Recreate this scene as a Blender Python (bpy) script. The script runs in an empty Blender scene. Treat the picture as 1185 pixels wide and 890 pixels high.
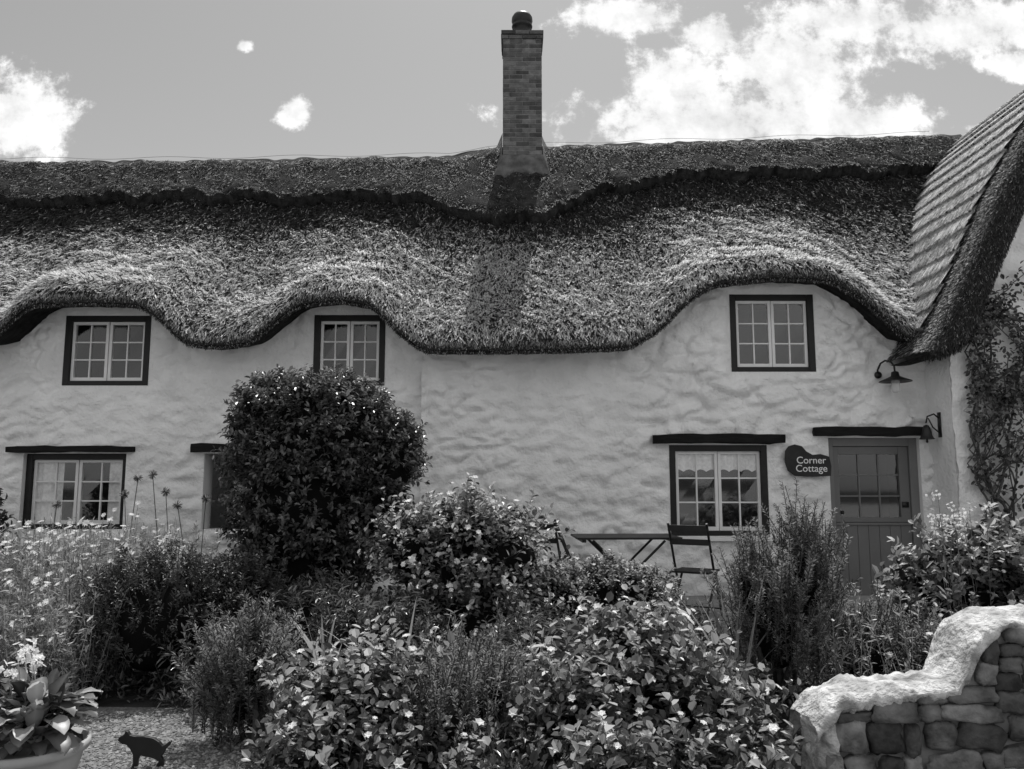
import bpy, math, random, bmesh
import numpy as np
from mathutils import Vector, noise, Matrix
random.seed(7); rng=np.random.default_rng(7)
scn=bpy.context.scene
scn.view_settings.view_transform='Standard'; scn.view_settings.look='None'
scn.view_settings.exposure=0; scn.view_settings.gamma=1

# ------------------------------------------------------------ helpers
def empty(name,loc=(0,0,0)):
    e=bpy.data.objects.new(name,None); e.location=loc; e.empty_display_size=.2
    scn.collection.objects.link(e); return e
def mesh(name,V,F,mat=None,parent=None,tone=None,smooth=False):
    V=np.asarray(V,dtype=np.float32).reshape(-1,3)
    me=bpy.data.meshes.new(name)
    if isinstance(F,np.ndarray):
        n,k=F.shape
        me.vertices.add(len(V)); me.vertices.foreach_set('co',V.ravel())
        me.loops.add(n*k); me.loops.foreach_set('vertex_index',F.astype(np.int32).ravel())
        me.polygons.add(n)
        me.polygons.foreach_set('loop_start',np.arange(0,n*k,k,dtype=np.int32))
        me.polygons.foreach_set('loop_total',np.full(n,k,dtype=np.int32))
        me.update(calc_edges=True); me.validate()
    else:
        me.from_pydata(V.tolist(),[],[list(f) for f in F]); me.update()
    if tone is not None:
        a=me.attributes.new('tone','FLOAT','POINT'); a.data.foreach_set('value',np.asarray(tone,dtype=np.float32))
    me.polygons.foreach_set('use_smooth',[bool(smooth)]*len(me.polygons))
    if mat: me.materials.append(mat)
    o=bpy.data.objects.new(name,me); scn.collection.objects.link(o)
    if parent: o.parent=parent
    return o
def norm(a): return a/(np.linalg.norm(a,axis=-1,keepdims=True)+1e-9)
class Acc:
    def __init__(s): s.V=[];s.F=[];s.T=[]
    def add(s,V,F,t=.5,M=None):
        b=len(s.V)
        for v in V:
            v=Vector(v)
            if M is not None: v=M@v
            s.V.append(tuple(v)); s.T.append(t)
        for f in F: s.F.append([i+b for i in f])
    def box(s,x0,x1,y0,y1,z0,z1,t=.5,M=None):
        V=[(x0,y0,z0),(x1,y0,z0),(x1,y1,z0),(x0,y1,z0),(x0,y0,z1),(x1,y0,z1),(x1,y1,z1),(x0,y1,z1)]
        F=[(0,3,2,1),(4,5,6,7),(0,1,5,4),(1,2,6,5),(2,3,7,6),(3,0,4,7)]
        s.add(V,F,t,M)
    def tube(s,pts,r,n=8,t=.5,M=None):
        pts=[Vector(p) for p in pts]; V=[];F=[]
        if not hasattr(r,'__len__'): r=[r]*len(pts)
        for i,p in enumerate(pts):
            d=(pts[min(i+1,len(pts)-1)]-pts[max(i-1,0)]).normalized()
            ref=Vector((0,0,1)) if abs(d.z)<.9 else Vector((1,0,0))
            if len(pts)>2 and abs(d.z)<.999: ref=Vector((.13,1,.07))
            a=d.cross(ref).normalized(); b=d.cross(a)
            for k in range(n):
                th=2*math.pi*k/n; V.append(p+(a*math.cos(th)+b*math.sin(th))*r[i])
        for i in range(len(pts)-1):
            for k in range(n):
                F.append((i*n+k,i*n+(k+1)%n,(i+1)*n+(k+1)%n,(i+1)*n+k))
        F.append(tuple(range(n))[::-1]); F.append(tuple((len(pts)-1)*n+k for k in range(n)))
        s.add(V,F,t,M)
    def lathe(s,prof,c,n=20,t=.5,M=None):
        V=[];F=[]
        for r,z in prof:
            for k in range(n):
                th=2*math.pi*k/n; V.append((c[0]+r*math.cos(th),c[1]+r*math.sin(th),c[2]+z))
        for i in range(len(prof)-1):
            for k in range(n): F.append((i*n+k,i*n+(k+1)%n,(i+1)*n+(k+1)%n,(i+1)*n+k))
        F.append(tuple(range(n))[::-1]); F.append(tuple((len(prof)-1)*n+k for k in range(n)))
        s.add(V,F,t,M)
    def out(s,name,mat,parent=None,smooth=False,bevel=0):
        o=mesh(name,s.V,s.F,mat,parent,s.T,smooth)
        if bevel:
            m=o.modifiers.new('b','BEVEL'); m.width=bevel; m.segments=2
        return o

# ------------------------------------------------------------ materials
def newmat(name):
    m=bpy.data.materials.new(name); m.use_nodes=True
    nt=m.node_tree; b=nt.nodes['Principled BSDF']; return m,nt,b
def g(v): return (v,v,v,1)
def mat_basic(name,col,rough=.8,ns=6,var=.25,bump=.3,bs=40,spec=.3,dist=.01,tonevar=0,stretch=None,metal=0,nonoise=False,det=3):
    m,nt,b=newmat(name); N=nt.nodes; L=nt.links
    if nonoise:
        v=N.new('ShaderNodeValue'); v.outputs[0].default_value=col; out=v.outputs[0]; src=None; bump=0
    else:
        tc=N.new('ShaderNodeTexCoord'); src=tc.outputs['Object']
        if stretch:
            mp=N.new('ShaderNodeMapping'); mp.inputs['Scale'].default_value=stretch; L.new(src,mp.inputs[0]); src=mp.outputs[0]
        n1=N.new('ShaderNodeTexNoise'); n1.inputs['Scale'].default_value=ns; n1.inputs['Detail'].default_value=det; L.new(src,n1.inputs['Vector'])
        mr=N.new('ShaderNodeMapRange'); mr.inputs[1].default_value=.3; mr.inputs[2].default_value=.7
        mr.inputs[3].default_value=col*(1-var); mr.inputs[4].default_value=col*(1+var); L.new(n1.outputs[0],mr.inputs[0])
        out=mr.outputs[0]
    if tonevar:
        at=N.new('ShaderNodeAttribute'); at.attribute_name='tone'
        m2=N.new('ShaderNodeMapRange'); m2.inputs[3].default_value=1-tonevar; m2.inputs[4].default_value=1+tonevar
        L.new(at.outputs['Fac'],m2.inputs[0])
        mm=N.new('ShaderNodeMath'); mm.operation='MULTIPLY'; L.new(out,mm.inputs[0]); L.new(m2.outputs[0],mm.inputs[1]); out=mm.outputs[0]
    L.new(out,b.inputs['Base Color'])
    b.inputs['Roughness'].default_value=rough; b.inputs['Specular IOR Level'].default_value=spec; b.inputs['Metallic'].default_value=metal
    if bump:
        n2=N.new('ShaderNodeTexNoise'); n2.inputs['Scale'].default_value=bs; n2.inputs['Detail'].default_value=det+1; L.new(src,n2.inputs['Vector'])
        bp=N.new('ShaderNodeBump'); bp.inputs['Strength'].default_value=bump; bp.inputs['Distance'].default_value=dist
        L.new(n2.outputs[0],bp.inputs['Height']); L.new(bp.outputs[0],b.inputs['Normal'])
    return m
def mat_leaf(name,lo,hi,transl=.3,rough=.45,spec=.5,tk=1.7,pw=1.0):
    m,nt,b=newmat(name); N=nt.nodes; L=nt.links
    at=N.new('ShaderNodeAttribute'); at.attribute_name='tone'
    pwn=N.new('ShaderNodeMath'); pwn.operation='POWER'; pwn.inputs[1].default_value=pw; L.new(at.outputs['Fac'],pwn.inputs[0])
    mr=N.new('ShaderNodeMapRange'); mr.inputs[3].default_value=lo; mr.inputs[4].default_value=hi; L.new(pwn.outputs[0],mr.inputs[0])
    L.new(mr.outputs[0],b.inputs['Base Color']); b.inputs['Roughness'].default_value=rough; b.inputs['Specular IOR Level'].default_value=spec
    tr=N.new('ShaderNodeBsdfTranslucent'); ms=N.new('ShaderNodeMath'); ms.operation='MULTIPLY'; ms.inputs[1].default_value=tk
    L.new(mr.outputs[0],ms.inputs[0]); L.new(ms.outputs[0],tr.inputs['Color'])
    mx=N.new('ShaderNodeMixShader'); mx.inputs[0].default_value=transl
    L.new(b.outputs[0],mx.inputs[1]); L.new(tr.outputs[0],mx.inputs[2]); L.new(mx.outputs[0],N['Material Output'].inputs['Surface'])
    return m
M_wall=mat_basic('whitewash',.78,.9,2.6,.09,1,22,.2,.022,det=5)
M_reveal=mat_basic('whitewash_reveal',.74,.9,3,.06,.3,30,.2,.01)
M_black=mat_basic('black_paint',.012,.5,10,.3,.15,60,.3)
M_beam=mat_basic('dark_timber',.012,.8,6,.4,.5,30,.15,stretch=(1,8,8))
M_white=mat_basic('white_paint',.74,.5,8,.05,.05,60,.4)
M_door=mat_basic('grey_door_paint',.14,.5,3,.08,.08,50,.4)
M_doorf=mat_basic('grey_frame_paint',.17,.55,3,.1,.1,50,.4)
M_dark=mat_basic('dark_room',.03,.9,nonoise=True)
M_curt=mat_basic('net_curtain',.75,.9,30,.15,.2,90)
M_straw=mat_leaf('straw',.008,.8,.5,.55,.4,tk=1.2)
M_thatch=mat_basic('thatch_body',.06,.95,9,.6,1,60,.1,.04,stretch=(5,1.2,1.2))
M_under=mat_basic('thatch_underside',.02,.95,9,.5,1,60,.1,.04)  # thatch body again, darkened to paint in the shade under the eaves
M_ridge=mat_basic('thatch_ridge',.035,.95,9,.6,1,50,.1,.04)
M_shing=mat_basic('valley_thatch',.55,.8,20,.3,.8,70,.3,.012,tonevar=.22,stretch=(1,5,1))
M_brick=mat_basic('brick',.10,.85,12,.3,.5,60,.2,.006,tonevar=.5)
M_mortar=mat_basic('mortar',.19,.95,12,.2,.5,60,.2,.006)
M_lead=mat_basic('lead_flashing',.09,.7,8,.5,.6,20,.3,.02)
M_metal=mat_basic('black_metal',.012,.45,10,.3,.1,60,.4)
M_stone=mat_basic('rubble_stone',.14,.9,9,.65,.9,26,.2,.02,tonevar=.6,det=5)
M_cope=mat_basic('limewashed_coping',.42,.9,9,.6,1,30,.2,.035,det=6)
M_pave=mat_basic('paving',.25,.9,2,.25,.4,25,.2,.01)
M_soil=mat_basic('soil_ground',.04,1,3,.5,.8,12,.1,.04)
M_bounce=mat_basic('pale_bounce_sheet',.36,.95,3,.15,.6,60,.1,.01)  # kept pale to bounce sunlight onto the shaded front wall
M_gravel=mat_basic('gravel',.17,.95,60,.5,.8,90,.2,.02)
M_peb=mat_basic('pebble',.22,.8,tonevar=.6,nonoise=True)
M_terra=mat_basic('glazed_pot',.3,.6,6,.2,.3,20,.4)
M_slate=mat_basic('slate',.025,.7,8,.3,.3,30,.3)
M_core=mat_basic('shade_core_black',.008,1,spec=.05,nonoise=True)  # near-black, paints the shade deep inside the shrubs
M_stem=mat_basic('bark',.08,.9,20,.4,.5,50,.2)
M_petal=mat_leaf('petal',.65,.88,.4,.7,.2,tk=1.1)
M_leafA=mat_leaf('leaf_glossy',.014,.16,.28,.32,.6,pw=1.4)
M_leafB=mat_leaf('leaf_rose',.018,.42,.42,.40,.55,pw=1.6)
M_leafM=mat_leaf('leaf_meadow',.05,.42,.4,.45,.45,pw=1.1)
M_leafC=mat_leaf('leaf_rosemary',.02,.32,.38,.5,.4,pw=1.4)
M_leafD=mat_leaf('leaf_pale',.14,.42,.4,.45,.5)
M_leafE=mat_leaf('leaf_dark',.008,.07,.2,.45,.5)
M_glass,nt,b=newmat('window_glass')
N=nt.nodes;L=nt.links; N.remove(b)
tr=N.new('ShaderNodeBsdfTransparent'); gl=N.new('ShaderNodeBsdfGlossy'); gl.inputs['Roughness'].default_value=.04
mx=N.new('ShaderNodeMixShader'); mx.inputs[0].default_value=.12
L.new(tr.outputs[0],mx.inputs[1]);L.new(gl.outputs[0],mx.inputs[2]);L.new(mx.outputs[0],N['Material Output'].inputs['Surface'])

# ------------------------------------------------------------ cottage geometry data
EP=np.array([(-12,3.1),(-7.5,3.1),(-6.5,3.12),(-6.2,3.2),(-6.05,3.42),(-5.8,3.62),(-5.13,3.64),(-4.5,3.62),(-4.22,3.42),(-3.94,3.14),(-3.57,3.10),(-3.15,3.14),
 (-2.86,3.4),(-2.58,3.62),(-2.05,3.67),(-1.67,3.6),(-1.38,3.28),(-1.07,3.05),(-.34,3.05),(.6,3.06),(1.42,3.09),(1.8,3.32),(2.12,3.66),(2.45,3.87),(3.2,3.95),(3.85,3.92),(4.25,3.68),(4.7,3.22),(5.03,3.14),(5.4,3.2),(7,3.2)])
xt=np.linspace(-12,7,3801); et=np.interp(xt,EP[:,0],EP[:,1])
kk=np.exp(-.5*(np.arange(-40,41)/16)**2); kk/=kk.sum(); et=np.convolve(np.pad(et,40,'edge'),kk,'valid')
def E(x): return np.interp(x,xt,et)
HP=[(-12,6.5),(-5,6.53),(-1,6.6),(-.4,6.74),(.8,6.78),(3,6.85),(7.5,6.98)]
def H(x): return np.interp(x,[p[0] for p in HP],[p[1] for p in HP])
def pn(x,y):
    return (np.sin(x*1.7+1.3*np.sin(y*2.1+.5))+np.sin(y*2.9+1.7*np.sin(x*1.1+2))+np.sin(x*4.3+y*3.7+np.sin(y*5.1)))/3
def surf(x,s):
    x=np.asarray(x,float); s=np.asarray(s,float); e=E(x); E0=3.1
    y=-.5+3*s
    z=E0+.26+(H(x)-E0-.26)*(.66*s+.34*s*s)+(e-E0)*np.clip(1-s,0,1)**1.6-.16*np.exp(-np.maximum(s,0)/.03)
    z=z+.04*pn(x*1.3,s*6)+.03*pn(x*4+3,s*14)
    return np.stack([x,y,z],-1)
def snorm(x,s):
    a=surf(x+.02,s)-surf(x-.02,s); b=surf(x,s+.01)-surf(x,s-.01)
    return norm(np.cross(a,b)),norm(-b)
cot=empty('thatched_cottage')
def gridmesh(name,P,mat,parent,smooth=True,tone=None,flip=False):
    r,c,_=P.shape; i=np.arange(r*c).reshape(r,c)
    F=np.stack([i[:-1,:-1],i[:-1,1:],i[1:,1:],i[1:,:-1]],-1).reshape(-1,4)
    if flip: F=F[:,::-1]
    return mesh(name,P.reshape(-1,3),F,mat,parent,tone,smooth)
xs=np.linspace(-9.8,7.4,680); ss=np.linspace(0,1,70)
rows=[]
e=E(xs); jit=.012*np.array([noise.noise(Vector((x*9,0,0))) for x in xs])
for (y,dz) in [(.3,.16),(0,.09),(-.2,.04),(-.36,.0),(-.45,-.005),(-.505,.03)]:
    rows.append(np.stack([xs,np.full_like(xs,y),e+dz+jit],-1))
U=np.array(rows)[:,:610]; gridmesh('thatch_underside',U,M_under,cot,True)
top=[rows[-1]]+[surf(xs,np.full_like(xs,s)) for s in ss]
gridmesh('thatch_slope',np.array(top),M_thatch,cot,True)
P=[surf(xs,np.ones_like(xs)), np.stack([xs,np.full_like(xs,5.6),np.full_like(xs,3.2)],-1)]
gridmesh('thatch_back_slope',np.array(P),M_thatch,cot,True)

def straws(n,name,P,Nn,D,Lr,Wr,tone,mat,parent,beta=(.15,.6),jd=.35,roll=.6):
    side=norm(np.cross(D,Nn))
    a=rng.normal(0,jd,n)[:,None]
    d=norm(D+side*a); be=rng.uniform(beta[0],beta[1],n)[:,None]
    ax=norm(d*np.cos(be)+Nn*np.sin(be)); sd=norm(np.cross(ax,Nn)); n2=np.cross(sd,ax)
    ro=rng.normal(0,roll,n)[:,None]; sd=sd*np.cos(ro)+n2*np.sin(ro)
    Ls=rng.uniform(*Lr,n)[:,None]; Ws=rng.uniform(*Wr,n)[:,None]/2
    P0=P-ax*Ls*.3+Nn*.004; P1=P0+ax*Ls
    V=np.stack([P0-sd*Ws,P0+sd*Ws,P1+sd*Ws*.6,P1-sd*Ws*.6],1).reshape(-1,3)
    F=np.arange(n*4).reshape(n,4)
    return mesh(name,V,F,mat,parent,np.repeat(tone,4))
n=200000
x=rng.uniform(-8.8,6.6,n); s=rng.uniform(0,.86,n)
Pp=surf(x,s); Nn,D=snorm(x,s)
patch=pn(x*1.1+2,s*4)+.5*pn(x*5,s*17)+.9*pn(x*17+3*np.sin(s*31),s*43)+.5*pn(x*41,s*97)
bright=.80+.24*patch-.85*np.clip((s-.44)/.24,0,1)  # straws darker towards the ridge: partly moss, partly painted shade
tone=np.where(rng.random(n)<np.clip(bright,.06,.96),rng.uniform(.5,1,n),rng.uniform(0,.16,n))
Pp=Pp+Nn*(.02*pn(x*17+3*np.sin(s*31),s*43)+.012)[:,None]
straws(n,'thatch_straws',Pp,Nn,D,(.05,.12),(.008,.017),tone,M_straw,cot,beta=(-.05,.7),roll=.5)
n=24000
x=rng.uniform(-8.8,5.5,n); f=rng.uniform(.2,1,n)
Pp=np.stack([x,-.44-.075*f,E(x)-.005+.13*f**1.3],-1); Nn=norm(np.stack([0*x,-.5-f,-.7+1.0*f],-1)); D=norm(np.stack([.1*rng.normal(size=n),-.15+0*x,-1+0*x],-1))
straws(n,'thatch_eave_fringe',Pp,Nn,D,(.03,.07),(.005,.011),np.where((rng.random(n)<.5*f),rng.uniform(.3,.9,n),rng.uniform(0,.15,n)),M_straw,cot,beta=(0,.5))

def slow(x):
    base=np.interp(x,[-10,-2,-1.3,-.75,-.4,.5,.9,1.4,3,6.5],[.80,.80,.78,.70,.64,.64,.72,.80,.84,.86])
    xx=x+.25*np.sin(x*1.3)
    return base-.035*(1-np.abs(np.cos(np.pi*xx/1.3))**.6)*(np.abs(x)>.9)+.012*pn(x*6,x)+.006*pn(x*21,x)
xs=np.linspace(-9.8,7.3,900); R=[]
for i,(q,off) in enumerate([(0,-.01),(0,.10),(.02,.18),(.1,.21),(.25,.20),(.4,.19),(.6,.18),(.8,.17),(.92,.16),(1,.15),(1.04,.08)]):
    sl=slow(xs); s=sl+(1-sl)*q; Pq=surf(xs,np.minimum(s,1.0)); Nq,_=snorm(xs,np.minimum(s,.99))
    Pq=Pq+Nq*(off+.03*pn(xs*5,s*20)[:,None])
    if q>=1: Pq[:,1]=2.5+(q-1)*6; Pq[:,2]=H(xs)+.17-(q-1)*3+.03*pn(xs*3,xs)
    R.append(Pq)
R.append(np.stack([xs,np.full_like(xs,3.4),H(xs)-.9],-1))
gridmesh('thatch_ridge_block',np.array(R),M_ridge,cot,True)
n=75000
x=rng.uniform(-8.8,7.2,n); q=rng.uniform(0,1.0,n); sl=slow(x); s=sl+(1-sl)*q
Pp=surf(x,s); Nn,D=snorm(x,np.minimum(s,.99)); Pp=Pp+Nn*(.205-.04*q)[:,None]
straws(n,'ridge_straws',Pp,Nn,D,(.03,.10),(.004,.010),np.where(rng.random(n)<.10+.12*pn(x*3,s*20)+.2*(q>.8),rng.uniform(.3,.9,n),rng.uniform(0,.13,n)),M_straw,cot,beta=(-.05,.5),jd=.7)
a=Acc()
xx=np.linspace(-9,6.8,120)
a.tube([(x_,2.5,float(H(x_))+.215+.02*math.sin(x_*3.1)) for x_ in xx],.003,4,.5)
a.out('ridge_wire',M_lead,cot,True)

# ------------------------------------------------------------ wing
half=[(4.70,3.0),(4.84,3.22),(5.03,3.58),(5.3,4.12),(5.65,4.85),(6.04,5.53),(6.5,6.2),(6.95,6.7),(7.25,6.95),(7.5,7.05)]
full=half+[(15.0-x_,z_) for x_,z_ in half[::-1][1:]]
fp=np.array(full); dl=np.r_[0,np.cumsum(np.linalg.norm(np.diff(fp,axis=0),axis=1))]
def wpath(d): return np.stack([np.interp(d,dl,fp[:,0]),np.interp(d,dl,fp[:,1])],-1)
def wframe(d):
    t=wpath(d+.2)-wpath(d-.2); t=norm(t); nrm=np.stack([-t[:,1],t[:,0]],-1); return t,nrm
dd=np.linspace(0,dl[-1],260); T,Nw=wframe(dd); Pw=wpath(dd)
th=.44*np.sqrt(np.clip(np.minimum(dd,dl[-1]-dd)/.35,.02,1))
G=[]
for (y,of) in [(.6,-1),(-.55,-1),(-.78,-.97),(-.9,-.86),(-.99,-.66),(-1.02,-.42),(-.99,-.2),(-.9,-.06),(-.75,-.0),(-.4,.0),(0,0),(1,0),(2,0),(3.2,0),(5,0)]:
    o=th*of; bump=.025*np.array([noise.noise(Vector((d*3,y*3,1))) for d in dd])
    G.append(np.stack([Pw[:,0]+Nw[:,0]*(o+bump),np.full_like(dd,y),Pw[:,1]+Nw[:,1]*(o+bump)],-1))
gridmesh('wing_thatch',np.array(G),M_thatch,cot,True,flip=True)
n=60000
d=rng.uniform(0.02,dl[-1]*.5,n); w=rng.uniform(0,1,n)**.7
prof=np.array([(-.5,-1),(-.78,-.97),(-.9,-.86),(-.99,-.66),(-1.02,-.42),(-.99,-.2),(-.9,-.06),(-.75,0),(-.4,0),(.3,0)])
pi=np.linspace(0,1,len(prof)); y=np.interp(w,pi,prof[:,0]); of=np.interp(w,pi,prof[:,1])
t_,n_=wframe(d); pw=wpath(d); thd=.44*np.sqrt(np.clip(d/.35,.02,1))
Pp=np.stack([pw[:,0]+n_[:,0]*of*thd,y,pw[:,1]+n_[:,1]*of*thd],-1)
aa=np.interp(w,pi,[-1.5,-1.1,-.8,-.3,0,.3,.9,1.35,1.57,1.57])
Nn=norm(np.stack([n_[:,0]*np.sin(aa),-np.cos(aa),n_[:,1]*np.sin(aa)],-1)); D=np.stack([-t_[:,0],0*d,-t_[:,1]],-1)
straws(n,'wing_straws',Pp,Nn,D,(.04,.09),(.005,.012),np.where(rng.random(n)<.08+.3*(w>.6),rng.uniform(.2,.8,n),rng.uniform(0,.14,n)),M_straw,cot)  # verge straws toned darker than the slope: shade put into their colour
# overlapping courses of cut thatch in the valley
a=Acc(); d0=.42
while d0<4.9:
    pz=float(wpath(np.array([d0]))[0,1]); yv=np.clip(-.5+(pz-3.4)/1.1,-.5,2.6)+.3; y0=-.68+.05*random.random()
    w1=random.uniform(0,6); wl=0
    while y0<yv:
        wd=random.uniform(.014,.035); lo=d0-.05+.03*math.sin(y0*2.3+w1)+random.uniform(-.018,.018); hi=d0+.27
        p0=wpath(np.array([lo]))[0]; p1=wpath(np.array([hi]))[0]; _,nn=wframe(np.array([lo+.1])); nn=nn[0]
        o0=.07+random.uniform(-.004,.006); o1=.03
        V=[(p0[0]+nn[0]*o0,y0,p0[1]+nn[1]*o0),(p0[0]+nn[0]*o0,y0+wd,p0[1]+nn[1]*o0),(p1[0]+nn[0]*o1,y0+wd,p1[1]+nn[1]*o1),(p1[0]+nn[0]*o1,y0,p1[1]+nn[1]*o1),
           (p0[0],y0,p0[1]),(p0[0],y0+wd,p0[1])]
        a.add(V,[(0,3,2,1),(0,1,5,4)],random.random()); y0+=wd
    d0+=.27
a.out('valley_thatch_courses',M_shing,cot)
n=26000
d=rng.uniform(.35,4.95,n); pz=wpath(d)[:,1]; yv=np.clip(-.5+(pz-3.4)/1.1,-.5,2.6)+.3; y=-.68+(yv+.68)*rng.random(n)
t_,n_=wframe(d); pw=wpath(d); fr_=((d-.37)%.27)/.27
offs=.072-.04*fr_
Pp=np.stack([pw[:,0]+n_[:,0]*offs,y,pw[:,1]+n_[:,1]*offs],-1); Nn=np.stack([n_[:,0],0*d,n_[:,1]],-1); D=np.stack([-t_[:,0],0*d,-t_[:,1]],-1)
straws(n,'valley_straws',Pp,Nn,D,(.03,.08),(.005,.010),rng.uniform(.25,1,n)*np.where(rng.random(n)<.25,.2,1),M_straw,cot,beta=(-.02,.25),jd=.15,roll=.3)

# ------------------------------------------------------------ walls
def wall(name,x0,x1,yb,ops,topf,rel=1.0,step=.03,seed=0,zb=-.3):
    gx=set(np.round(np.arange(x0,x1+1e-6,step),4))|{x0,x1}; gz=set(np.round(np.arange(zb,4.3 if topf(0.5*(x0+x1))<4.5 else 7.1,step),4))
    for o in ops: gx|={o[0],o[1]}; gz|={o[2],o[3]}
    gx=np.array(sorted(gx)); gz=np.array(sorted(gz)); nx,nz=len(gx),len(gz)
    V=np.zeros((nz,nx,3))
    for j,z in enumerate(gz):
        for i,x in enumerate(gx):
            tz=topf(x)
            f=1
            for o in ops:
                dx=max(o[0]-x,0,x-o[1]); dz=max(o[2]-z,0,z-o[3]); f=min(f,math.hypot(dx,dz)/.1)
            dsp=0
            if z<tz+.05:
                q=Vector((x*2.9+seed+.7*noise.noise(Vector((x*3,z*3,5))),z*5.4+.7*noise.noise(Vector((x*3,z*3,9))),seed))
                dist,_=noise.voronoi(q)
                edge=min(1,(dist[1]-dist[0])*3.4); edge=edge*edge*(3-2*edge)
                amt=.12+.88*max(0,min(1,.5+1.9*noise.noise(Vector((x*.7,z*1.0,seed+3)))))
                rid=1-abs(noise.noise(Vector((x*3.2,z*6.0,seed+8))))*2
                dsp=.055*edge*amt*rel+.045*noise.noise(Vector((x*1.3,z*1.6,seed)))+.028*rid*rel*(1-.5*amt)+.03*noise.noise(Vector((x*4,z*6.5,seed)))*rel+.018*noise.noise(Vector((x*11,z*14,seed)))
            V[j,i]=(x,yb-dsp*f,min(z,tz))
    F=[]
    for j in range(nz-1):
        zc=(gz[j]+gz[j+1])/2
        for i in range(nx-1):
            xc=(gx[i]+gx[i+1])/2
            if any(o[0]<xc<o[1] and o[2]<zc<o[3] for o in ops): continue
            if V[j+1,i,2]-V[j,i,2]<1e-4 and V[j+1,i+1,2]-V[j,i+1,2]<1e-4: continue
            F.append((j*nx+i,j*nx+i+1,(j+1)*nx+i+1,(j+1)*nx+i))
    mesh(name,V.reshape(-1,3),np.array(F),M_wall,cot,None,True)
    a=Acc()
    for o in ops:
        a_=yb; b_=yb+.3
        a.add([(o[0],a_,o[2]),(o[1],a_,o[2]),(o[1],a_,o[3]),(o[0],a_,o[3]),(o[0],b_,o[2]),(o[1],b_,o[2]),(o[1],b_,o[3]),(o[0],b_,o[3])],[(0,1,5,4),(1,2,6,5),(2,3,7,6),(3,0,4,7)])
    if ops: a.out(name+'_reveals',M_reveal,cot)
YL=.12
opsL=[(-5.71,-4.62,2.73,3.63),(-2.53,-1.62,2.73,3.64),(-6.13,-4.84,.93,1.87),(-3.86,-2.7,.93,1.87)]
opsR=[(2.76,3.82,2.89,3.88),(1.95,3.16,.86,1.97),(3.93,5.06,-.05,2.06)]
wall('wall_west',-9.6,-1.13,YL,opsL,lambda x:float(E(x))+.13,.8,seed=3)
wall('wall_east',-1.13,5.3,0,opsR,lambda x:float(E(x))+.13,1.25,seed=11)
def gt(x):
    xx=x if x<7.5 else 15.0-x
    return 3.2+(xx-5.03)*1.38
wall('wall_wing_gable',5.17,9.83,-.6,[],gt,.9,step=.05,seed=21)
a=Acc(); a.box(5.17,5.4,-.59,.3,-.3,3.45); a.box(-1.13,-1.05,-.01,YL+.03,-.3,3.2)
a.box(9.7,9.83,-.55,5.2,-.3,3.3); a.box(-9.6,9.83,5.1,5.3,-.3,3.3); a.box(-9.7,-9.55,.15,5.2,-.3,3.3)
a.out('side_walls',M_wall,cot)

def window(name,x0,x1,z0,z1,y,lights,rows,fw=.075,curtain=None,frame=M_black):
    W=empty(name); W.parent=cot
    a=Acc(); yf=y-.03
    a.box(x0,x0+fw,yf,y+.1,z0,z1); a.box(x1-fw,x1,yf,y+.1,z0,z1)
    a.box(x0+fw,x1-fw,yf+.002,y+.1,z1-fw,z1); a.box(x0+fw,x1-fw,yf+.002,y+.1,z0,z0+fw*.8)
    a.out('frame',frame,W,bevel=.004)
    a=Acc(); g_=Acc(); xi0=x0+fw; xi1=x1-fw; zi0=z0+fw*.8; zi1=z1-fw; tot=sum(lights); cx=xi0
    for li,c in enumerate(lights):
        w=(xi1-xi0)*c/tot; l0=cx+.004; l1=cx+w-.004; cx+=w; s=.036; yy=y+.012+.006*(li%2)
        a.box(l0,l0+s,yy,yy+.045,zi0,zi1); a.box(l1-s,l1,yy,yy+.045,zi0,zi1)
        a.box(l0+s,l1-s,yy+.001,yy+.045,zi0,zi0+s*1.3); a.box(l0+s,l1-s,yy+.001,yy+.045,zi1-s,zi1)
        for k in range(1,c):
            xm=l0+s+(l1-l0-2*s)*k/c; a.box(xm-.009,xm+.009,yy+.006,yy+.036,zi0+s*1.3,zi1-s)
        for k in range(1,rows):
            zm=zi0+s*1.3+(zi1-zi0-2.3*s)*k/rows; a.box(l0+s,l1-s,yy+.008,yy+.034,zm-.009,zm+.009)
        for k in range(c):
            for r_ in range(rows):
                u0=l0+s+(l1-l0-2*s)*k/c; u1=l0+s+(l1-l0-2*s)*(k+1)/c; q0=zi0+s*1.3+(zi1-zi0-2.3*s)*r_/rows; q1=zi0+s*1.3+(zi1-zi0-2.3*s)*(r_+1)/rows
                t=[random.uniform(-.002,.002) for _ in range(4)]
                g_.add([(u0,yy+.024+t[0],q0),(u1,yy+.024+t[1],q0),(u1,yy+.024+t[2],q1),(u0,yy+.024+t[3],q1)],[(0,1,2,3)])
    a.out('casements',M_white,W,bevel=.002); g_.out('glass',M_glass,W)
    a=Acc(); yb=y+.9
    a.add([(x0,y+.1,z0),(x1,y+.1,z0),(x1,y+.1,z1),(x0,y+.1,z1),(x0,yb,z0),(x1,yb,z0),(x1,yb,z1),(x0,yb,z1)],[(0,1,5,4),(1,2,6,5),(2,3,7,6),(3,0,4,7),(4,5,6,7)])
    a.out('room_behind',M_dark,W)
    if curtain:
        for (cx0,cx1,cz0,cz1) in curtain:
            xx=np.linspace(cx0,cx1,90); zz=np.linspace(cz0,cz1,8); P=np.zeros((8,90,3))
            for j,z in enumerate(zz):
                P[j,:,0]=xx; P[j,:,1]=y+.075+.008*np.sin(xx*70)+.005*np.sin(xx*33+z*3); P[j,:,2]=z
                if j==0: P[j,:,2]+=.03*np.abs(np.sin(xx*22))
            gridmesh('curtain',P,M_curt,W)
    return W
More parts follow.
